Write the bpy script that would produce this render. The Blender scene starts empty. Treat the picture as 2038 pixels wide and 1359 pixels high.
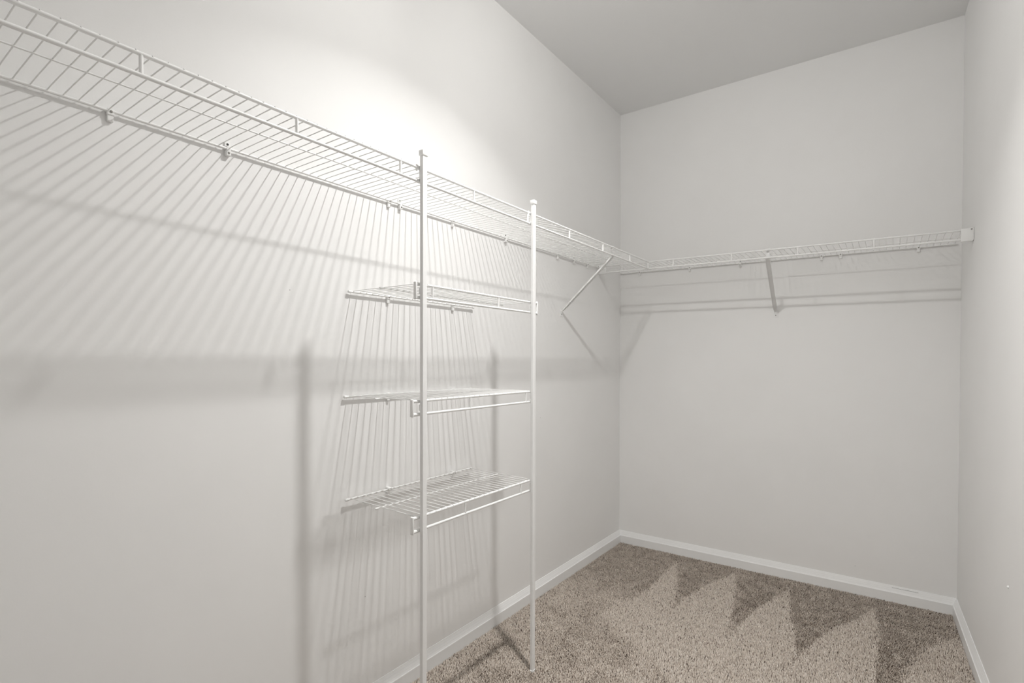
import bpy, bmesh, math, random
import numpy as np
from mathutils import Matrix, Vector

random.seed(7)
RNG = np.random.default_rng(11)
scene = bpy.context.scene
COL = scene.collection

# ------------------------------------------------------------------ room size (metres)
D, W, H = 3.141, 1.6745, 2.743          # back wall y, right wall x, ceiling z
Y0 = -0.60                               # front wall (behind the camera)
YS = -0.59                               # near end of the long left shelf

# ------------------------------------------------------------------ camera
cam_data = bpy.data.cameras.new('camera')
cam = bpy.data.objects.new('camera', cam_data)
COL.objects.link(cam)
cam_data.sensor_width = 36.0
cam_data.lens = 18.428
cam_data.shift_y = 0.02289
cam_data.clip_start = 0.02
R3 = Matrix(((0.8110526, -0.0067291, 0.5849345),
             (0.5849698, 0.0058974, -0.8110336),
             (0.0020080, 0.9999600, 0.0087194)))
cam.matrix_world = Matrix.Translation((1.4097, 0.0, 1.1727)) @ R3.to_4x4()
scene.camera = cam

# ------------------------------------------------------------------ world, exposure
world = bpy.data.worlds.new('world')
scene.world = world
world.use_nodes = True
world.node_tree.nodes['Background'].inputs[0].default_value = (0.97, 0.985, 1.0, 1)
world.node_tree.nodes['Background'].inputs[1].default_value = 0.6
vs = scene.view_settings
vs.view_transform = 'Standard'
vs.look = 'None'
vs.gamma = 1.0
vs.use_curve_mapping = False
vs.exposure = 0.13

LAMP = dict(loc=(0.848, 1.335, H), radius=0.032, bulb=18.0, watts=12.0, spread=120, color=(1.0, 0.99, 0.972))

# ------------------------------------------------------------------ materials
def new_mat(name, color, rough=0.5, spec=0.5):
    m = bpy.data.materials.new(name)
    m.use_nodes = True
    b = m.node_tree.nodes['Principled BSDF']
    b.inputs['Base Color'].default_value = (*color, 1)
    b.inputs['Roughness'].default_value = rough
    b.inputs['Specular IOR Level'].default_value = spec
    return m, m.node_tree, b

def paint(name, color, rough, bump=0.08, scale=260.0, vary=0.012):
    m, nt, b = new_mat(name, color, rough, 0.35)
    tc = nt.nodes.new('ShaderNodeTexCoord')
    n1 = nt.nodes.new('ShaderNodeTexNoise')
    n1.inputs['Scale'].default_value = scale
    n1.inputs['Detail'].default_value = 3
    nt.links.new(tc.outputs['Object'], n1.inputs['Vector'])
    bp = nt.nodes.new('ShaderNodeBump')
    bp.inputs['Strength'].default_value = bump
    bp.inputs['Distance'].default_value = 0.001
    nt.links.new(n1.outputs['Fac'], bp.inputs['Height'])
    nt.links.new(bp.outputs['Normal'], b.inputs['Normal'])
    n2 = nt.nodes.new('ShaderNodeTexNoise')
    n2.inputs['Scale'].default_value = 3.0
    n2.inputs['Detail'].default_value = 4
    nt.links.new(tc.outputs['Object'], n2.inputs['Vector'])
    rp = nt.nodes.new('ShaderNodeValToRGB')
    rp.color_ramp.elements[0].position = 0.3
    rp.color_ramp.elements[1].position = 0.7
    rp.color_ramp.elements[0].color = (*[c * (1 - vary) for c in color], 1)
    rp.color_ramp.elements[1].color = (*[min(1, c * (1 + vary)) for c in color], 1)
    nt.links.new(n2.outputs['Fac'], rp.inputs['Fac'])
    nt.links.new(rp.outputs['Color'], b.inputs['Base Color'])
    return m

M_WALL = paint('wall_paint', (0.930, 0.926, 0.918), 0.55)
M_CEIL = paint('ceiling_paint', (0.945, 0.947, 0.944), 0.8, 0.15, 180)
M_TRIM = paint('trim_gloss_white', (0.92, 0.922, 0.918), 0.33, 0.03, 90)
M_WIRE = paint('white_epoxy_coating', (0.955, 0.955, 0.945), 0.34, 0.02, 500)
M_POLE = paint('white_powder_coat', (0.945, 0.945, 0.938), 0.38, 0.02, 500)
M_PLASTIC = paint('white_plastic', (0.955, 0.955, 0.945), 0.36, 0.02, 400)
M_SCREW, _, _b = new_mat('zinc_screw', (0.30, 0.29, 0.27), 0.35)
_b.inputs['Metallic'].default_value = 0.7
M_HOLE, _, _ = new_mat('dark_hole', (0.05, 0.048, 0.045), 0.8)
M_DOOR = paint('door_paint', (0.92, 0.92, 0.91), 0.4, 0.03, 120)
M_KNOB, _, _b = new_mat('satin_nickel', (0.55, 0.53, 0.50), 0.3)
_b.inputs['Metallic'].default_value = 1.0
M_LENS, nt, b = new_mat('lamp_diffuser', (0.9, 0.9, 0.9), 0.5)
b.inputs['Emission Color'].default_value = (1, 0.985, 0.955, 1)
b.inputs['Emission Strength'].default_value = 4.0

def carpet_mats():
    m, nt, b = new_mat('carpet_yarn', (0.4, 0.34, 0.29), 0.95, 0.1)
    at = nt.nodes.new('ShaderNodeAttribute')
    at.attribute_name = 'tone'
    rp = nt.nodes.new('ShaderNodeValToRGB')
    e = rp.color_ramp.elements
    e[0].position, e[0].color = 0.0, (0.10, 0.075, 0.058, 1)
    e[1].position, e[1].color = 1.0, (0.92, 0.86, 0.79, 1)
    for p, c in ((0.10, (0.36, 0.29, 0.245, 1)), (0.30, (0.62, 0.54, 0.465, 1)), (0.70, (0.80, 0.715, 0.635, 1))):
        k = e.new(p); k.color = c
    nt.links.new(at.outputs['Fac'], rp.inputs['Fac'])
    nt.links.new(rp.outputs['Color'], b.inputs['Base Color'])
    m2, nt, b = new_mat('carpet_backing', (0.36, 0.30, 0.25), 1.0, 0.05)
    tc = nt.nodes.new('ShaderNodeTexCoord')
    n = nt.nodes.new('ShaderNodeTexNoise')
    n.inputs['Scale'].default_value = 240; n.inputs['Detail'].default_value = 4
    nt.links.new(tc.outputs['Object'], n.inputs['Vector'])
    rp = nt.nodes.new('ShaderNodeValToRGB')
    rp.color_ramp.elements[0].position = 0.35; rp.color_ramp.elements[0].color = (0.22, 0.175, 0.14, 1)
    rp.color_ramp.elements[1].position = 0.68; rp.color_ramp.elements[1].color = (0.50, 0.42, 0.36, 1)
    nt.links.new(n.outputs['Fac'], rp.inputs['Fac'])
    nt.links.new(rp.outputs['Color'], b.inputs['Base Color'])
    return m, m2
M_YARN, M_BACKING = carpet_mats()

# ------------------------------------------------------------------ mesh helpers
def link(name, me, mat, parent=None, smooth=False):
    if mat is not None and len(me.materials) == 0:
        me.materials.append(mat)
    if smooth:
        me.polygons.foreach_set('use_smooth', [True] * len(me.polygons))
    o = bpy.data.objects.new(name, me)
    COL.objects.link(o)
    if parent is not None:
        o.parent = parent
    return o

def tag(o, label=None, cat=None, group=None, kind=None):
    if label: o['label'] = label
    if cat: o['category'] = cat
    if group: o['group'] = group
    if kind: o['kind'] = kind
    return o

def empty(name, loc=(0, 0, 0), rot=(0, 0, 0)):
    o = bpy.data.objects.new(name, None)
    o.empty_display_size = 0.05
    COL.objects.link(o)
    o.location = loc
    o.rotation_euler = rot
    return o

def pyd(name, v, f):
    me = bpy.data.meshes.new(name)
    me.from_pydata(v, [], f)
    me.update()
    return me

class MB:
    """collects shapes for ONE mesh"""
    def __init__(self):
        self.v, self.f = [], []
    def add(self, v, f):
        o = len(self.v)
        self.v += [tuple(p) for p in v]
        self.f += [tuple(i + o for i in q) for q in f]
        return self
    def tube(self, pts, r, n=8, cap=True):
        pts = [Vector(p) for p in pts]
        rs = r if isinstance(r, (list, tuple)) else [r] * len(pts)
        rings = []
        ref = None
        for i, p in enumerate(pts):
            if i == 0: t = pts[1] - p
            elif i == len(pts) - 1: t = p - pts[i - 1]
            else: t = (pts[i + 1] - p).normalized() + (p - pts[i - 1]).normalized()
            t.normalize()
            if ref is None:
                ref = Vector((0, 0, 1)) if abs(t.z) < 0.9 else Vector((1, 0, 0))
            a = t.cross(ref).normalized()
            b = a.cross(t).normalized()
            ref = b
            rings.append([p + (a * math.cos(2 * math.pi * k / n) + b * math.sin(2 * math.pi * k / n)) * rs[i] for k in range(n)])
        v = [q for ring in rings for q in ring]
        f = []
        for i in range(len(pts) - 1):
            for k in range(n):
                a0, a1 = i * n + k, i * n + (k + 1) % n
                f.append((a0, a1, a1 + n, a0 + n))
        if cap:
            f.append(tuple(reversed(range(n))))
            f.append(tuple(range((len(pts) - 1) * n, len(pts) * n)))
        return self.add(v, f)
    def box(self, x0, x1, y0, y1, z0, z1, bev=0.0, seg=1, mtx=None):
        bm = bmesh.new()
        bmesh.ops.create_cube(bm, size=1.0)
        for vv in bm.verts:
            vv.co = Vector(((x0 + x1) / 2 + vv.co.x * (x1 - x0), (y0 + y1) / 2 + vv.co.y * (y1 - y0), (z0 + z1) / 2 + vv.co.z * (z1 - z0)))
        if bev > 0:
            bmesh.ops.bevel(bm, geom=bm.edges[:], offset=bev, segments=seg, affect='EDGES', profile=0.5)
        if mtx is not None:
            bmesh.ops.transform(bm, matrix=mtx, verts=bm.verts[:])
        bm.verts.index_update()
        v = [vv.co.copy() for vv in bm.verts]
        f = [tuple(vv.index for vv in ff.verts) for ff in bm.faces]
        bm.free()
        return self.add(v, f)
    def prism(self, prof, axis, a, b):
        """profile (list of 2-tuples) swept along an axis from a to b"""
        n = len(prof)
        def P(u, w, t):
            return {'x': (t, u, w), 'y': (u, t, w), 'z': (u, w, t)}[axis]
        v = [P(u, w, a) for u, w in prof] + [P(u, w, b) for u, w in prof]
        f = [(k, (k + 1) % n, n + (k + 1) % n, n + k) for k in range(n)]
        f += [tuple(reversed(range(n))), tuple(range(n, 2 * n))]
        return self.add(v, f)
    def mesh(self, name):
        me = pyd(name, self.v, self.f)
        bm = bmesh.new(); bm.from_mesh(me)
        bmesh.ops.recalc_face_normals(bm, faces=bm.faces[:])
        bm.to_mesh(me); bm.free()
        return me
    def build(self, name, mat, parent=None, smooth=False):
        return link(name, self.mesh(name), mat, parent, smooth)

def autosmooth(o, angle=40):
    me = o.data
    me.polygons.foreach_set('use_smooth', [True] * len(me.polygons))
    bm = bmesh.new(); bm.from_mesh(me)
    for e in bm.edges:
        if len(e.link_faces) == 2 and e.calc_face_angle(0) > math.radians(angle):
            e.smooth = False
    bm.to_mesh(me); bm.free()
    return o

# ------------------------------------------------------------------ structure
T = 0.11
def struct(o):
    o['kind'] = 'structure'
    return o

struct(MB().box(-T, W + 0.30, Y0 - T, D + T, -0.12, 0.0).build('floor', M_BACKING))
struct(MB().box(-T, W + 0.30, Y0 - T, D + T, H, H + 0.12).build('ceiling', M_CEIL))
struct(MB().box(-T, 0.0, Y0 - T, D + T, 0.0, H).build('wall_left', M_WALL))
struct(MB().box(0.0, W + T, D, D + T, 0.0, H).build('wall_back', M_WALL))

def right_dx(y, z):
    """the right wall is a little out of square, and leans in near the floor"""
    return -0.009 * (1 - z / H) + 0.033 * (D - y)

def right_wall():
    ys = [Y0 - T] + list(np.linspace(D - 0.9, D, 10))
    zs = list(np.linspace(0, H, 9))
    v, f = [], []
    for y in ys:
        for z in zs:
            v.append((W + right_dx(y, z), y, z))
    nz = len(zs)
    for i in range(len(ys) - 1):
        for k in range(nz - 1):
            a = i * nz + k
            f.append((a, a + nz, a + nz + 1, a + 1))
    o = len(v)
    v += [(W + 0.28, ys[0], 0), (W + 0.28, ys[-1], 0), (W + 0.28, ys[-1], H), (W + 0.28, ys[0], H)]
    f.append((o, o + 3, o + 2, o + 1))
    ob = link('wall_right', pyd('wall_right', v, f), M_WALL, None, True)
    return struct(ob)
right_wall()

# front wall with a closed door, behind the camera
DX0, DX1, DH = 0.70, 1.47, 2.03
struct(MB().box(0.0, DX0, Y0 - T, Y0, 0, H).box(DX1, W + 0.16, Y0 - T, Y0, 0, H).box(DX0, DX1, Y0 - T, Y0, DH, H).build('wall_front', M_WALL))
door = struct(empty('door_1', ((DX0 + DX1) / 2, Y0 - 0.03, 0)))
MB().box(-0.383, 0.383, -0.04, -0.004, 0.004, DH - 0.003).build('door_slab', M_DOOR, door)
for z0, z1 in ((0.25, 0.95), (1.10, 1.85)):
    for s_ in (-1, 1):
        MB().box(s_ * 0.165 - 0.115, s_ * 0.165 + 0.115, -0.006, 0.003, z0, z1, 0.004).build('door_panel', M_DOOR, door)
MB().tube([(-0.31, -0.004, 0.95), (-0.31, 0.03, 0.95), (-0.31, 0.04, 0.95), (-0.31, 0.06, 0.95), (-0.31, 0.066, 0.95)], [0.012, 0.012, 0.026, 0.026, 0.015], 16).build('door_knob', M_KNOB, door, True)
struct(MB().box(DX0 - 0.06, DX0, Y0, Y0 + 0.014, 0, DH + 0.06, 0.003).box(DX1, DX1 + 0.06, Y0, Y0 + 0.014, 0, DH + 0.06, 0.003).box(DX0, DX1, Y0, Y0 + 0.014, DH, DH + 0.06, 0.003).build('trim_1', M_TRIM))

# baseboards: flat face below, sloping moulded top
PROF = [(0.0, 0.0), (0.0165, 0.0), (0.0165, 0.0530), (0.0155, 0.0550), (0.0140, 0.0556), (0.0108, 0.0625), (0.0104, 0.0640), (0.0072, 0.0712), (0.0068, 0.0726), (0.0030, 0.0810), (0.0024, 0.0830), (0.0, 0.0830)]
def baseboard(name, axis, a, b, base, sgn):
    if axis == 'y':
        prof = [(base + sgn * u, w) for u, w in PROF]
    else:
        prof = [(base + sgn * u, w) for u, w in PROF]
    o = MB().prism(prof, axis, a, b).build(name, M_TRIM)
    return struct(o)
baseboard('baseboard_left', 'y', Y0, D, 0.0, 1)
baseboard('baseboard_back', 'x', 0.0, W - 0.004, D, -1)
# right baseboard follows the wall
def baseboard_right():
    ys = [Y0] + list(np.linspace(D - 0.85, D - 0.002, 8))
    v, f = [], []
    n = len(PROF)
    for y in ys:
        for u, w in PROF:
            v.append((W + right_dx(y, 0.04) - u, y, w))
    for i in range(len(ys) - 1):
        for k in range(n):
            a, b2 = i * n + k, i * n + (k + 1) % n
            f.append((a, b2, b2 + n, a + n))
    f.append(tuple(range(n))); f.append(tuple(range((len(ys) - 1) * n, len(ys) * n)))
    mb = MB(); mb.add(v, f)
    return struct(mb.build('baseboard_right', M_TRIM))
baseboard_right()
struct(MB().prism([(Y0 + u, w) for u, w in PROF], 'x', 0.0, DX0 - 0.06).build('baseboard_front', M_TRIM))

# ------------------------------------------------------------------ ceiling lamp (above, outside the frame)
def revolve(prof, n=36):
    v, f = [], []
    m = len(prof)
    for k in range(n):
        a = 2 * math.pi * k / n
        v += [(r * math.cos(a), r * math.sin(a), z) for r, z in prof]
    for k in range(n):
        for j in range(m - 1):
            a0, b0 = k * m + j, ((k + 1) % n) * m + j
            f.append((a0, a0 + 1, b0 + 1, b0))
    mb = MB(); mb.add(v, f)
    return mb

def ceiling_lamp():
    """small flush fixture: canopy, bulb shaped to favour the back wall, added down light"""
    x, y, z = LAMP['loc']
    L = tag(empty('ceiling_light', (x, y, z)), 'small round white ceiling fixture with a glowing bulb of invented capsule shape', 'ceiling light')
    R = LAMP['radius']
    LX, LT, ZC = 0.084, 0.028, -0.046      # capsule shape invented, along x, to send less light to left wall
    autosmooth(revolve([(0.0005, -0.012), (0.040, -0.012), (0.054, -0.009), (0.060, -0.003), (0.060, 0.0)]).build('canopy', M_TRIM, L), 35)
    for s_ in (-1, 1):
        MB().box(s_ * (LX / 2 + 0.004) - 0.004, s_ * (LX / 2 + 0.004) + 0.004, -0.006, 0.006, ZC - 0.004, -0.010, 0.001).build('bulb_holder', M_TRIM, L)
    bulb = MB().box(-LX / 2, LX / 2, -LT / 2, LT / 2, ZC - LT / 2, ZC + LT / 2, 0.004, 1)
    bulb.build('bulb', M_LENS, L)
    area = 4 * LX * LT + 2 * LT * LT
    M_LENS.node_tree.nodes['Principled BSDF'].inputs['Emission Strength'].default_value = LAMP['bulb'] / (math.pi * area)
    ld = bpy.data.lights.new('added_down_light', 'AREA')  # extra disk added under the bulb to brighten carpet and lower walls
    ld.shape = 'DISK'; ld.size = 2 * R; ld.energy = LAMP['watts']; ld.color = LAMP['color']; ld.spread = math.radians(LAMP['spread'])
    lo = bpy.data.objects.new('added_down_light', ld)
    COL.objects.link(lo); lo.parent = L; lo.location = (0, 0, ZC - LT / 2 - 0.001)
ceiling_lamp()

# ------------------------------------------------------------------ wire shelves
ROD_X, MID_X, LIP = 0.315, 0.160, 0.038
R_ROD, R_BACK, R_MID, R_WIRE, R_TIE = 0.0040, 0.0033, 0.0018, 0.00122, 0.0036
WZ = R_ROD * 0.74
WIRE_PTS = [(0.0040, 0, WZ - 0.0012), (0.010, 0, WZ - 0.0009), (0.022, 0, WZ - 0.0002), (0.045, 0, WZ + 0.0002), (0.10, 0, WZ + 0.0003),
            (MID_X, 0, WZ + 0.0001), (0.24, 0, WZ + 0.0001), (0.300, 0, WZ), (0.3182, 0, WZ), (0.3190, 0, WZ - 0.0006)]
WIRE_ME = MB().tube(WIRE_PTS, R_WIRE, 8).mesh('deck_wire')
WIRE_ME.materials.append(M_WIRE)
WIRE_ME.polygons.foreach_set('use_smooth', [True] * len(WIRE_ME.polygons))
SHORT_WIRE_ME = MB().tube([(max(p[0], 0.0), p[1], p[2]) if i > 1 else ((0.0105, 0.0150)[i], 0, p[2]) for i, p in enumerate(WIRE_PTS)], R_WIRE, 8).mesh('short_deck_wire')
SHORT_WIRE_ME.materials.append(M_WIRE)
SHORT_WIRE_ME.polygons.foreach_set('use_smooth', [True] * len(SHORT_WIRE_ME.polygons))
TIE_ME = MB().tube([(ROD_X, 0, -0.001), (ROD_X, 0, -LIP + 0.001)], R_TIE, 12, False).mesh('lip_tie')
TIE_ME.materials.append(M_WIRE)
TIE_ME.polygons.foreach_set('use_smooth', [True] * len(TIE_ME.polygons))

def rod(name, x, z, y0, y1, r, parent, caps=False):
    o = MB().tube([(x, y0, z), (x, (y0 + y1) / 2, z), (x, y1, z)], r, 12).build(name, M_WIRE, parent)
    autosmooth(o, 50)
    if caps:
        for y, s in ((y0, -1), (y1, 1)):
            mb = MB().tube([(x, y - s * 0.010, z), (x, y + s * 0.0005, z), (x, y + s * 0.002, z)], [r + 0.0010, r + 0.0010, r * 0.6], 12)
            autosmooth(mb.build('end_cap', M_PLASTIC, o), 50)
    return o

def wire_shelf(label, group, loc, rot, y0, y1, wires, ties, front=None, caps=False, back=0.0085, wire=None):
    t = tag(empty('wire_shelf', loc, rot), label, 'wire shelf', group)
    fy0, fy1 = front if front else (y0, y1)
    rod('back_rod', back, 0.0, y0, y1, R_BACK, t, caps)
    rod('middle_rod', MID_X, WZ - R_WIRE * 0.6 - R_MID, y0, y1, R_MID, t, caps)
    rod('front_rod', ROD_X, 0.0, fy0, fy1, R_ROD, t)
    rod('lip_rod', ROD_X, -LIP, fy0, fy1, R_ROD, t)
    for y in wires:
        o = link('deck_wire', wire or WIRE_ME, None, t); o.location = (0, y, 0)
    for y in ties:
        o = link('lip_tie', TIE_ME, None, t); o.location = (0, y, 0)
    return t

ZL = 1.7215
PITCH = 0.02599
wire_shelf('long white wire shelf along the left wall, above the three short shelves', 'white wire shelves', (0, 0, ZL), (0, 0, 0),
           YS, 2.818, [0.2643 + k * PITCH for k in range(-31, 99) if 0.2643 + k * PITCH < 2.812],
           [-0.238, 0.069, 0.377, 0.682, 0.992, 1.305, 1.616, 1.928, 2.244, 2.556, 2.806])
TILT = -0.0122
ZB = 1.7285
bs = [1.2383 + k * 0.0255 for k in range(-48, 18)]
wire_shelf('white wire shelf running across the back wall between two end brackets', 'white wire shelves', (0, D, ZB), (TILT, 0, -math.pi / 2),
           0.006, W - 0.018, [x for x in bs if 0.010 < x < W - 0.026], [0.152, 0.451, 0.751, 1.05, 1.349],
           front=(0.006, W - 0.004))

TOWER = [(1.391, (1.117, 1.437), (1.048, 1.678)), (1.0555, (0, 1.289, 1.607), (1.035, 1.656)), (0.7290, (0, 1.265, 1.576), (1.036, 1.656))]
SPAN = [(1.050, 1.668), (1.034, 1.652), (1.035, 1.648)]
BACK = [0.0095, 0.0095, 0.0145]
SLOPE = [0.003, 0.0, 0.022]
TW = ['top', 'middle', 'bottom']
for i, (z, ties, cl) in enumerate(TOWER):
    wire_shelf('short white wire shelf between the two poles, %s one of three' % TW[i], 'white wire shelves', (0, 0, z), (0, SLOPE[i], 0),
               SPAN[i][0], SPAN[i][1], [SPAN[i][0] + 0.0175 + k * 0.0255 for k in range(24)], [y for y in ties if y],
               front=(cl[0] + 0.006, cl[1] - 0.004), caps=True, back=BACK[i], wire=SHORT_WIRE_ME if i == 2 else None)

# ------------------------------------------------------------------ support poles
P1, P2 = (0.3285, 1.0665), (0.3285, 1.6345)
PW, PD = 0.0175, 0.0125     # along the wall, out of the wall
def pole_section(w, d, r=0.002):
    out = []
    for cx, cy, a0 in ((d / 2 - r, w / 2 - r, 0), (-d / 2 + r, w / 2 - r, 90), (-d / 2 + r, -w / 2 + r, 180), (d / 2 - r, -w / 2 + r, 270)):
        for k in range(4):
            a = math.radians(a0 + k * 30)
            out.append((cx + r * math.cos(a), cy + r * math.sin(a)))
    return out
def support_pole(label, xy):
    p = tag(empty('support_pole', (xy[0], xy[1], 0)), label, 'pole', 'shelf support poles')
    autosmooth(MB().prism(pole_section(PW, PD), 'z', 0.004, 1.758).build('tube', M_POLE, p), 60)
    mb = MB().box(-PD / 2 - 0.0022, PD / 2 + 0.0022, -PW / 2 - 0.0022, PW / 2 + 0.0022, 1.7535, 1.7685, 0.0016, 2)
    autosmooth(mb.build('top_cap', M_PLASTIC, p), 30)
    autosmooth(MB().prism(pole_section(PW + 0.003, PD + 0.003, 0.003), 'z', 0.0, 0.013).build('foot', M_PLASTIC, p), 60)
    return p
support_pole('white metal support pole nearer the camera, at the left ends of the short shelves', P1)
support_pole('white metal support pole standing on the carpet, at the right ends of the short shelves', P2)

# ------------------------------------------------------------------ pole clips
def pole_clip(label, y, z, s, py):
    """U-shaped plastic clip at the front corner of a short shelf; s = -1 opens to the right"""
    c = tag(empty('pole_clip', (ROD_X, y, z)), label, 'clip', 'pole clips of the short shelves')
    mb = MB().box(-0.0058, 0.0058, -0.0035, 0.0035, -LIP - 0.0068, 0.0068, 0.0033, 4)
    autosmooth(mb.build('loop', M_PLASTIC, c), 40)
    e = (py - y) * 0.9
    for zz in (0.0, -LIP):
        autosmooth(MB().tube([(0, 0, zz), (0, e, zz)], R_ROD + 0.0011, 12).build('peg', M_PLASTIC, c), 50)
    g = py - y
    MB().box(0.0005, 0.0072, g - 0.0060, g + 0.0060, -LIP + 0.010, -0.010, 0.001).build('grip', M_PLASTIC, c)
    return c
for i, (z, ties, cl) in enumerate(TOWER):
    pole_clip('white looped plastic clip on the near pole, at the %s short shelf' % TW[i], cl[0], z - SLOPE[i] * ROD_X, -1, P1[1])
    pole_clip('white looped plastic clip on the far pole, at the %s short shelf' % TW[i], cl[1], z - SLOPE[i] * ROD_X, 1, P2[1])
def rod_clip(label, y, z):
    c = tag(empty('pole_hook', (ROD_X, y, z)), label, 'clip', 'pole hooks of the long shelf')
    for k, zz in enumerate((0.0, -LIP)):
        mb = MB().tube([(0, -0.015, zz), (0, 0.013, zz)], R_ROD + 0.0016, 12)
        autosmooth(mb.build('sleeve', M_PLASTIC, c), 50)
    MB().box(0.001, 0.0073, -0.0060, 0.0060, -LIP + 0.004, 0.004, 0.001).build('grip', M_PLASTIC, c)
    MB().box(-0.002, 0.003, -0.0165, -0.0120, -0.011, 0.0075, 0.001).build('tab', M_PLASTIC, c)
    return c
rod_clip('white plastic hook joining the near pole to the long left shelf', P1[1], ZL)
rod_clip('white plastic hook joining the far pole to the long left shelf', P2[1], ZL)

# ------------------------------------------------------------------ wall clips holding the back rods
def make_clip_meshes():
    # local: wall at x = 0, rod centre at (0.0075, 0, 0)
    # kind A: block clip with a screw and a tab hanging below the rod
    mb = MB().box(0.0, 0.0105, -0.0068, 0.0068, -0.009, 0.0055, 0.0018, 2)
    mb.box(0.0, 0.0085, -0.0060, 0.0060, -0.0225, -0.008, 0.0018, 2)
    A = mb.mesh('block_clip')
    mb = MB().box(0.0, 0.0045, -0.0070, 0.0070, 0.0045, 0.0195, 0.0018, 2)
    mb.box(0.0095, 0.0125, -0.0052, 0.0052, -0.0055, 0.0070, 0.0012, 2)
    mb.box(0.0, 0.0105, -0.0050, 0.0050, 0.0030, 0.0075, 0.001)
    mb.box(0.0, 0.0125, -0.0062, 0.0062, -0.0185, -0.0040, 0.0018, 2)
    B = mb.mesh('saddle_clip')
    return A, B
CLIP_A, CLIP_B = make_clip_meshes()
CLIP_C = MB().box(0.0, 0.0180, -0.0058, 0.0058, -0.0068, 0.0050, 0.0016, 2).box(0.0, 0.0100, -0.0052, 0.0052, -0.0200, -0.0060, 0.0016, 2).mesh('standoff_clip')
for m_ in (CLIP_A, CLIP_B, CLIP_C): m_.materials.append(M_PLASTIC)
SCREW_ME = MB().tube([(0.0, 0, 0), (0.0014, 0, 0), (0.0020, 0, 0)], [0.0028, 0.0028, 0.0014], 12).mesh('screw'); SCREW_ME.materials.append(M_SCREW)
HOLE_ME = MB().tube([(-0.001, 0, 0), (0.0006, 0, 0)], 0.0031, 12).mesh('pin_hole'); HOLE_ME.materials.append(M_HOLE)

def wall_clip(label, kind, loc, rotz, group='wall clips under the shelf back rods'):
    c = tag(empty('wall_clip', loc, (0, 0, rotz)), label, 'clip', group)
    if kind == 'A':
        link('clip_body', CLIP_A, None, c)
        s = link('screw', SCREW_ME, None, c); s.location = (0.0104, 0.0005, -0.001)
    elif kind == 'C':
        link('clip_body', CLIP_C, None, c)
        s = link('screw', SCREW_ME, None, c); s.location = (0.0179, 0.0005, -0.001)
    else:
        link('clip_body', CLIP_B, None, c)
        s = link('pin_hole', HOLE_ME, None, c); s.location = (0.0045, 0.0, 0.0125)
        s = link('screw', SCREW_ME, None, c); s.location = (0.0124, 0.0, -0.0110)
    return c
ORD = ['first', 'second', 'third', 'fourth', 'fifth', 'sixth', 'seventh', 'eighth', 'ninth']
LEFT_CLIPS = [(0.424, 'A'), (0.678, 'B'), (1.220, 'A'), (1.271, 'B'), (1.545, 'A'), (1.897, 'B'), (2.352, 'A'), (2.524, 'B'), (2.682, 'A')]
for i, (y, k) in enumerate(LEFT_CLIPS):
    wall_clip('white wall clip holding the long left shelf, %s from the camera' % ORD[i], k, (0, y, ZL), 0)
BACK_CLIPS = [(0.134, 'A'), (0.443, 'A'), (0.725, 'B'), (1.118, 'A'), (1.202, 'A'), (1.515, 'A')]
for i, (x, k) in enumerate(BACK_CLIPS):
    wall_clip('white wall clip holding the back wall shelf, %s from the left corner' % ORD[i], k, (x, D, ZB + TILT * x), -math.pi / 2)
for i, (z, ties, cl) in enumerate(TOWER):
    for y, w in ((1.217, 'left'), (1.546, 'right')):
        wall_clip('%s of two white wall clips behind the %s short shelf' % (w, TW[i]), 'C' if i == 2 else 'A', (0, y, z), 0)

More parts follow.
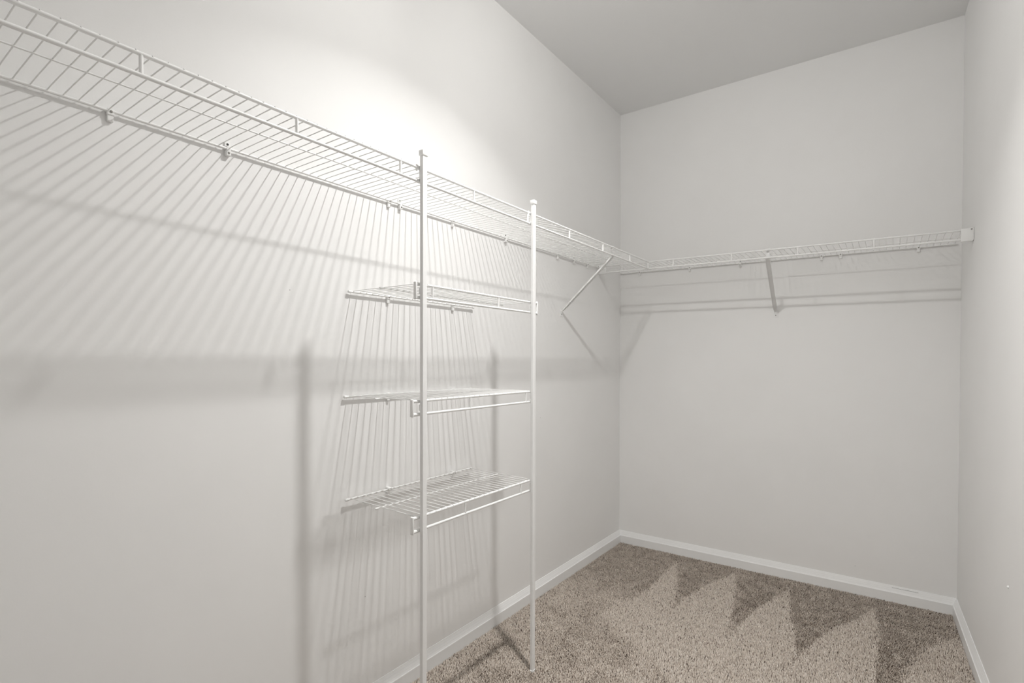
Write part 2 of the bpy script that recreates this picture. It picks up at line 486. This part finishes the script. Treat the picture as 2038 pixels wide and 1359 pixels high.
# ------------------------------------------------------------------ diagonal braces
def shelf_brace(label, loc, rotz, dy, drop):
    """local: wall x = 0, rod at ROD_X, z = 0 at the front rod; dy = sideways shift of the front end"""
    b = tag(empty('shelf_brace', loc, (0, 0, rotz)), label, 'brace', 'diagonal shelf braces')
    p0 = Vector((0.006, 0.0, -drop)); p1 = Vector((ROD_X - 0.003, dy, -LIP - 0.004))
    d = (p1 - p0); L = d.length; d.normalize()
    side = Vector((0, 1, 0)); side = (side - d * side.dot(d)).normalized()
    up = d.cross(side); 
    if up.z < 0: up = -up
    # folded channel: flat face with two turned edges
    w, h, t = 0.0102, 0.006, 0.0013
    prof = [(-w, -h), (-w, 0.001), (w, 0.001), (w, -h), (w - t, -h), (w - t, -t), (-w + t, -t), (-w + t, -h)]
    v = []
    for s_, k in ((0.0, 0.55), (0.035, 1.0), (L, 1.0)):
        for a, c in prof:
            v.append(p0 + d * s_ + side * a * k + up * c)
    n = len(prof); f = []
    for i in range(2):
        for k in range(n):
            f.append((i * n + k, i * n + (k + 1) % n, (i + 1) * n + (k + 1) % n, (i + 1) * n + k))
    f += [tuple(range(n)), tuple(range(2 * n, 3 * n))]
    mb = MB(); mb.add(v, f); mb.build('strut', M_POLE, b)
    # hook that climbs from the lip rod to the front rod
    mb = MB()
    hw = 0.0075
    pts = [(ROD_X - 0.004, -LIP - 0.006), (ROD_X - 0.012, -LIP + 0.004), (ROD_X - 0.011, -0.006), (ROD_X - 0.006, 0.0045), (ROD_X + 0.003, 0.0050), (ROD_X + 0.005, 0.001)]
    vv, ff = [], []
    for k, (x, z) in enumerate(pts):
        wv = hw if k < 3 else hw * 1.5
        vv += [(x, dy - wv, z), (x, dy + wv, z), (x - 0.0014, dy + wv, z + 0.0012), (x - 0.0014, dy - wv, z + 0.0012)]
    for k in range(len(pts) - 1):
        for j in range(4):
            a, c = k * 4 + j, k * 4 + (j + 1) % 4
            ff.append((a, c, c + 4, a + 4))
    ff += [(0, 1, 2, 3), tuple(range(4 * len(pts) - 4, 4 * len(pts)))]
    mb.add(vv, ff); mb.build('hook', M_POLE, b)
    mb = MB().box(0.0, 0.0022, -0.0130, 0.0130, -drop - 0.032, -drop + 0.006, 0.0006)
    pl = mb.build('wall_plate', M_POLE, b)
    s = link('screw', SCREW_ME, None, pl); s.location = (0.0022, 0, -drop - 0.020)
    return b
shelf_brace('white diagonal brace under the long left shelf, screwed to the left wall', (0, 2.398, ZL), 0, -0.045, 0.285)
shelf_brace('white diagonal brace under the middle of the back wall shelf', (0.906, D, ZB + TILT * 0.906), -math.pi / 2, 0.012, 0.278)

# ------------------------------------------------------------------ end brackets of the back shelf
def end_bracket(label, x, s):
    """s = +1 on the left wall (bracket grows to +x), -1 on the right wall"""
    z = ZB + TILT * (x if s < 0 else 0.03)
    e = tag(empty('end_bracket', (x, D - ROD_X, z)), label, 'bracket', 'end brackets of the back shelf')
    def bx(x0, x1, *a, **k):
        x0, x1 = sorted((s * x0, s * x1))
        return MB().box(x0, x1, *a, **k)
    ww = 0.055 if s > 0 else 0.040
    autosmooth(bx(0.0015, ww, -0.0085, -0.0055, -LIP - 0.0065, 0.0062, 0.0012, 2).build('front_plate', M_PLASTIC, e), 40)
    bx(0.0005, 0.003, -0.016, 0.030, -LIP - 0.0065, 0.0062, 0.0008).build('wall_flange', M_PLASTIC, e)
    bx(0.0015, ww, -0.0085, 0.010, -LIP - 0.0085, -LIP - 0.0055, 0.0008).build('bottom_lip', M_PLASTIC, e)
    if s > 0:
        bx(0.0015, ww, -0.0098, -0.0078, -0.022, -0.0195, 0.0005).build('rib', M_PLASTIC, e)
    sc = link('screw', SCREW_ME, None, e); sc.location = (s * 0.007, -0.0085, 0.001); sc.rotation_euler = (0, 0, -math.pi / 2)
    return e
end_bracket('white end bracket on the left wall, near the far corner', 0.0, 1)
end_bracket('white end bracket on the right wall, at the end of the back shelf', W + right_dx(D - ROD_X, 1.7), -1)

# ------------------------------------------------------------------ small marks: wall plug, nail pops
o = MB().tube([(0, 0, 0), (-0.003, 0, 0), (-0.0045, 0, 0)], [0.0042, 0.0042, 0.002], 12).build('wall_plug', M_PLASTIC)
o.location = (W + right_dx(2.126, 0.50), 2.126, 0.501)
tag(o, 'tiny white plug low on the right wall above the baseboard', 'wall plug')

# nail pops and a caulk crack, parts of the walls and trim they sit in
PIN_ME = MB().tube([(0.0, 0, 0), (0.0004, 0, 0)], 0.0010, 8).mesh('nail_hole'); PIN_ME.materials.append(M_HOLE)
wl, wb, bb = bpy.data.objects['wall_left'], bpy.data.objects['wall_back'], bpy.data.objects['baseboard_back']
for y, z in ((0.855, 1.375), (1.123, 0.387), (2.195, 0.888)):
    o = link('nail_hole', PIN_ME, None, wl); o.location = (0, y, z)
o = link('nail_hole', PIN_ME, None, wb); o.location = (1.274, D, 0.143); o.rotation_euler = (0, 0, -math.pi / 2)
MB().tube([(1.424, D - 0.0058, 0.0748), (1.46, D - 0.0058, 0.0742), (1.49, D - 0.0058, 0.0750), (1.526, D - 0.0058, 0.0742)], 0.0006, 6).build('caulk_crack', M_HOLE, bb)

# ------------------------------------------------------------------ carpet pile
# combed (light) areas left by the vacuum cleaner, in plan
COMBED = [(0.41, 3.05), (0.512, 2.722), (0.58, 2.483), (0.611, 2.258), (0.592, 2.411), (0.6, 2.57), (0.646, 2.812), (0.73, 3.058), (0.774, 2.838), (0.811, 2.652), (0.845, 2.354), (0.855, 2.253), (0.885, 2.507), (0.916, 2.697), (0.998, 2.979), (1.031, 2.787), (1.075, 2.569), (1.11, 2.387), (1.119, 2.288), (1.163, 2.491), (1.224, 2.678), (1.304, 2.83), (1.353, 2.984), (1.375, 2.858), (1.377, 2.676), (1.376, 2.45), (1.378, 1.955), (1.181, 1.599), (0.952, 1.646), (0.693, 1.962), (0.566, 2.029), (0.413, 2.131), (0.21, 2.254), (0.336, 2.178), (0.402, 2.348), (0.413, 2.524)]
COMBED_CORNER = [(1.651, 2.89), (1.534, 2.695), (1.482, 2.515), (1.43, 2.263), (1.416, 1.906), (1.741, 2.005), (1.72, 2.408)]
def inside(poly, X, Y):
    res = np.zeros(X.shape, bool)
    n = len(poly)
    for i in range(n):
        x0, y0 = poly[i]; x1, y1 = poly[(i + 1) % n]
        c = ((y0 > Y) != (y1 > Y)) & (X < (x1 - x0) * (Y - y0) / (y1 - y0 + 1e-12) + x0)
        res ^= c
    return res

def smooth_noise(X, Y, s, seed):
    rng = np.random.default_rng(seed)
    g = rng.random((64, 64))
    u, v = X / s + 20, Y / s + 20
    i, j = np.floor(u).astype(int), np.floor(v).astype(int)
    a, b = u - i, v - j
    a, b = a * a * (3 - 2 * a), b * b * (3 - 2 * b)
    G = lambda p, q: g[p % 64, q % 64]
    return (G(i, j) * (1 - a) + G(i + 1, j) * a) * (1 - b) + (G(i, j + 1) * (1 - a) + G(i + 1, j + 1) * a) * b

def carpet():
    def grid(y0, y1, sp):
        xs = np.arange(0.016, W + 0.14, sp); ys = np.arange(y0, y1, sp)
        X, Y = np.meshgrid(xs, ys)
        X = X.ravel() + RNG.uniform(-.5, .5, X.size) * sp; Y = Y.ravel() + RNG.uniform(-.5, .5, Y.size) * sp
        keep = X < W - 0.026 + 0.033 * (D - Y)
        X, Y = X[keep], Y[keep]
        return X, Y, np.full(X.size, sp)
    Xa, Ya, Sa = grid(0.95, D - 0.015, 0.0043)
    Xb, Yb, Sb = grid(Y0 + 0.02, 0.95, 0.0085)
    X, Y, S = np.concatenate([Xa, Xb]), np.concatenate([Ya, Yb]), np.concatenate([Sa, Sb])
    k = S / 0.0043
    light = inside(COMBED, X + RNG.normal(0, .005, X.size), Y + RNG.normal(0, .007, X.size)).astype(float)
    light = np.maximum(light, 0.75 * inside(COMBED_CORNER, X + RNG.normal(0, .010, X.size), Y + RNG.normal(0, .010, X.size)))
    # away from the combed fans the pile lies in between, in soft patches
    rest = np.maximum(np.clip((2.62 - Y) / 0.35, 0, 1) * np.clip((1.05 - X) / 0.2, 0, 1), np.clip((2.05 - Y) / 0.25, 0, 1))
    patch = smooth_noise(X, Y, 0.13, 3) * 0.6 + smooth_noise(X, Y, 0.05, 4) * 0.4
    light = np.maximum(light, rest * (0.12 + 0.72 * patch))
    light = np.clip(light + (smooth_noise(X, Y, 0.03, 5) - .5) * 0.35, -0.2, 1.15)
    N = X.size
    # lean: combed pile lies away from the door, the rest towards it
    lean = (-0.62 + 1.42 * light) * 0.0062
    ang = RNG.uniform(0, 2 * np.pi, N)
    jit = RNG.uniform(0, 0.0030, N)
    dx = np.cos(ang) * jit - 0.25 * lean
    dy = np.sin(ang) * jit + lean
    h = RNG.uniform(0.0085, 0.0125, N) - 0.0020 * np.abs(lean) / 0.0062
    rad = RNG.uniform(0.0017, 0.0024, N) * k
    a0 = RNG.uniform(0, 2 * np.pi, N)
    rings = []
    for t, rr in ((0.0, 0.75), (0.6, 1.0), (1.0, 0.42)):
        c = np.stack([X + dx * t * t, Y + dy * t * t, 0.0005 + h * t], -1)
        for q in range(3):
            a = a0 + q * 2 * np.pi / 3 + t * 1.2
            rings.append(c + np.stack([np.cos(a), np.sin(a), np.zeros(N)], -1) * (rad * rr)[:, None])
    V = np.stack(rings, 1)          # N, 9, 3
    V[..., 0] = np.maximum(V[..., 0], 0.0158); V[..., 1] = np.clip(V[..., 1], Y0 + 0.002, D - 0.0168)
    F = []
    for lv in (0, 3):
        for q in range(3):
            a, b2 = lv + q, lv + (q + 1) % 3
            F.append((a, b2, b2 + 3, a + 3))
    F = np.array(F)                  # 6 quads
    quads = (F[None] + (np.arange(N) * 9)[:, None, None]).reshape(-1, 4)
    tris = (np.array([6, 7, 8])[None] + (np.arange(N) * 9)[:, None])
    me = bpy.data.meshes.new('carpet_pile')
    me.vertices.add(N * 9)
    me.vertices.foreach_set('co', V.reshape(-1).astype(np.float32))
    nl = quads.size + tris.size
    me.loops.add(nl)
    me.loops.foreach_set('vertex_index', np.concatenate([quads.reshape(-1), tris.reshape(-1)]).astype(np.int32))
    npoly = len(quads) + len(tris)
    me.polygons.add(npoly)
    starts = np.concatenate([np.arange(len(quads)) * 4, quads.size + np.arange(len(tris)) * 3]).astype(np.int32)
    me.polygons.foreach_set('loop_start', starts)
    me.update(calc_edges=True)
    me.validate()
    tone = np.clip(RNG.normal(0.52, 0.17, N), 0.02, 1)
    speck = RNG.random(N)
    tone = np.where(speck < 0.05, RNG.uniform(0.0, 0.15, N), tone)
    tone = np.where(speck > 0.93, RNG.uniform(0.8, 1.0, N), tone)
    at = me.attributes.new('tone', 'FLOAT', 'POINT')
    at.data.foreach_set('value', np.repeat(tone, 9).astype(np.float32))
    o = link('carpet', me, M_YARN, None, True)
    tag(o, 'beige cut pile carpet with lighter vacuum tracks fanning from the back wall', 'carpet', None, 'stuff')
carpet()
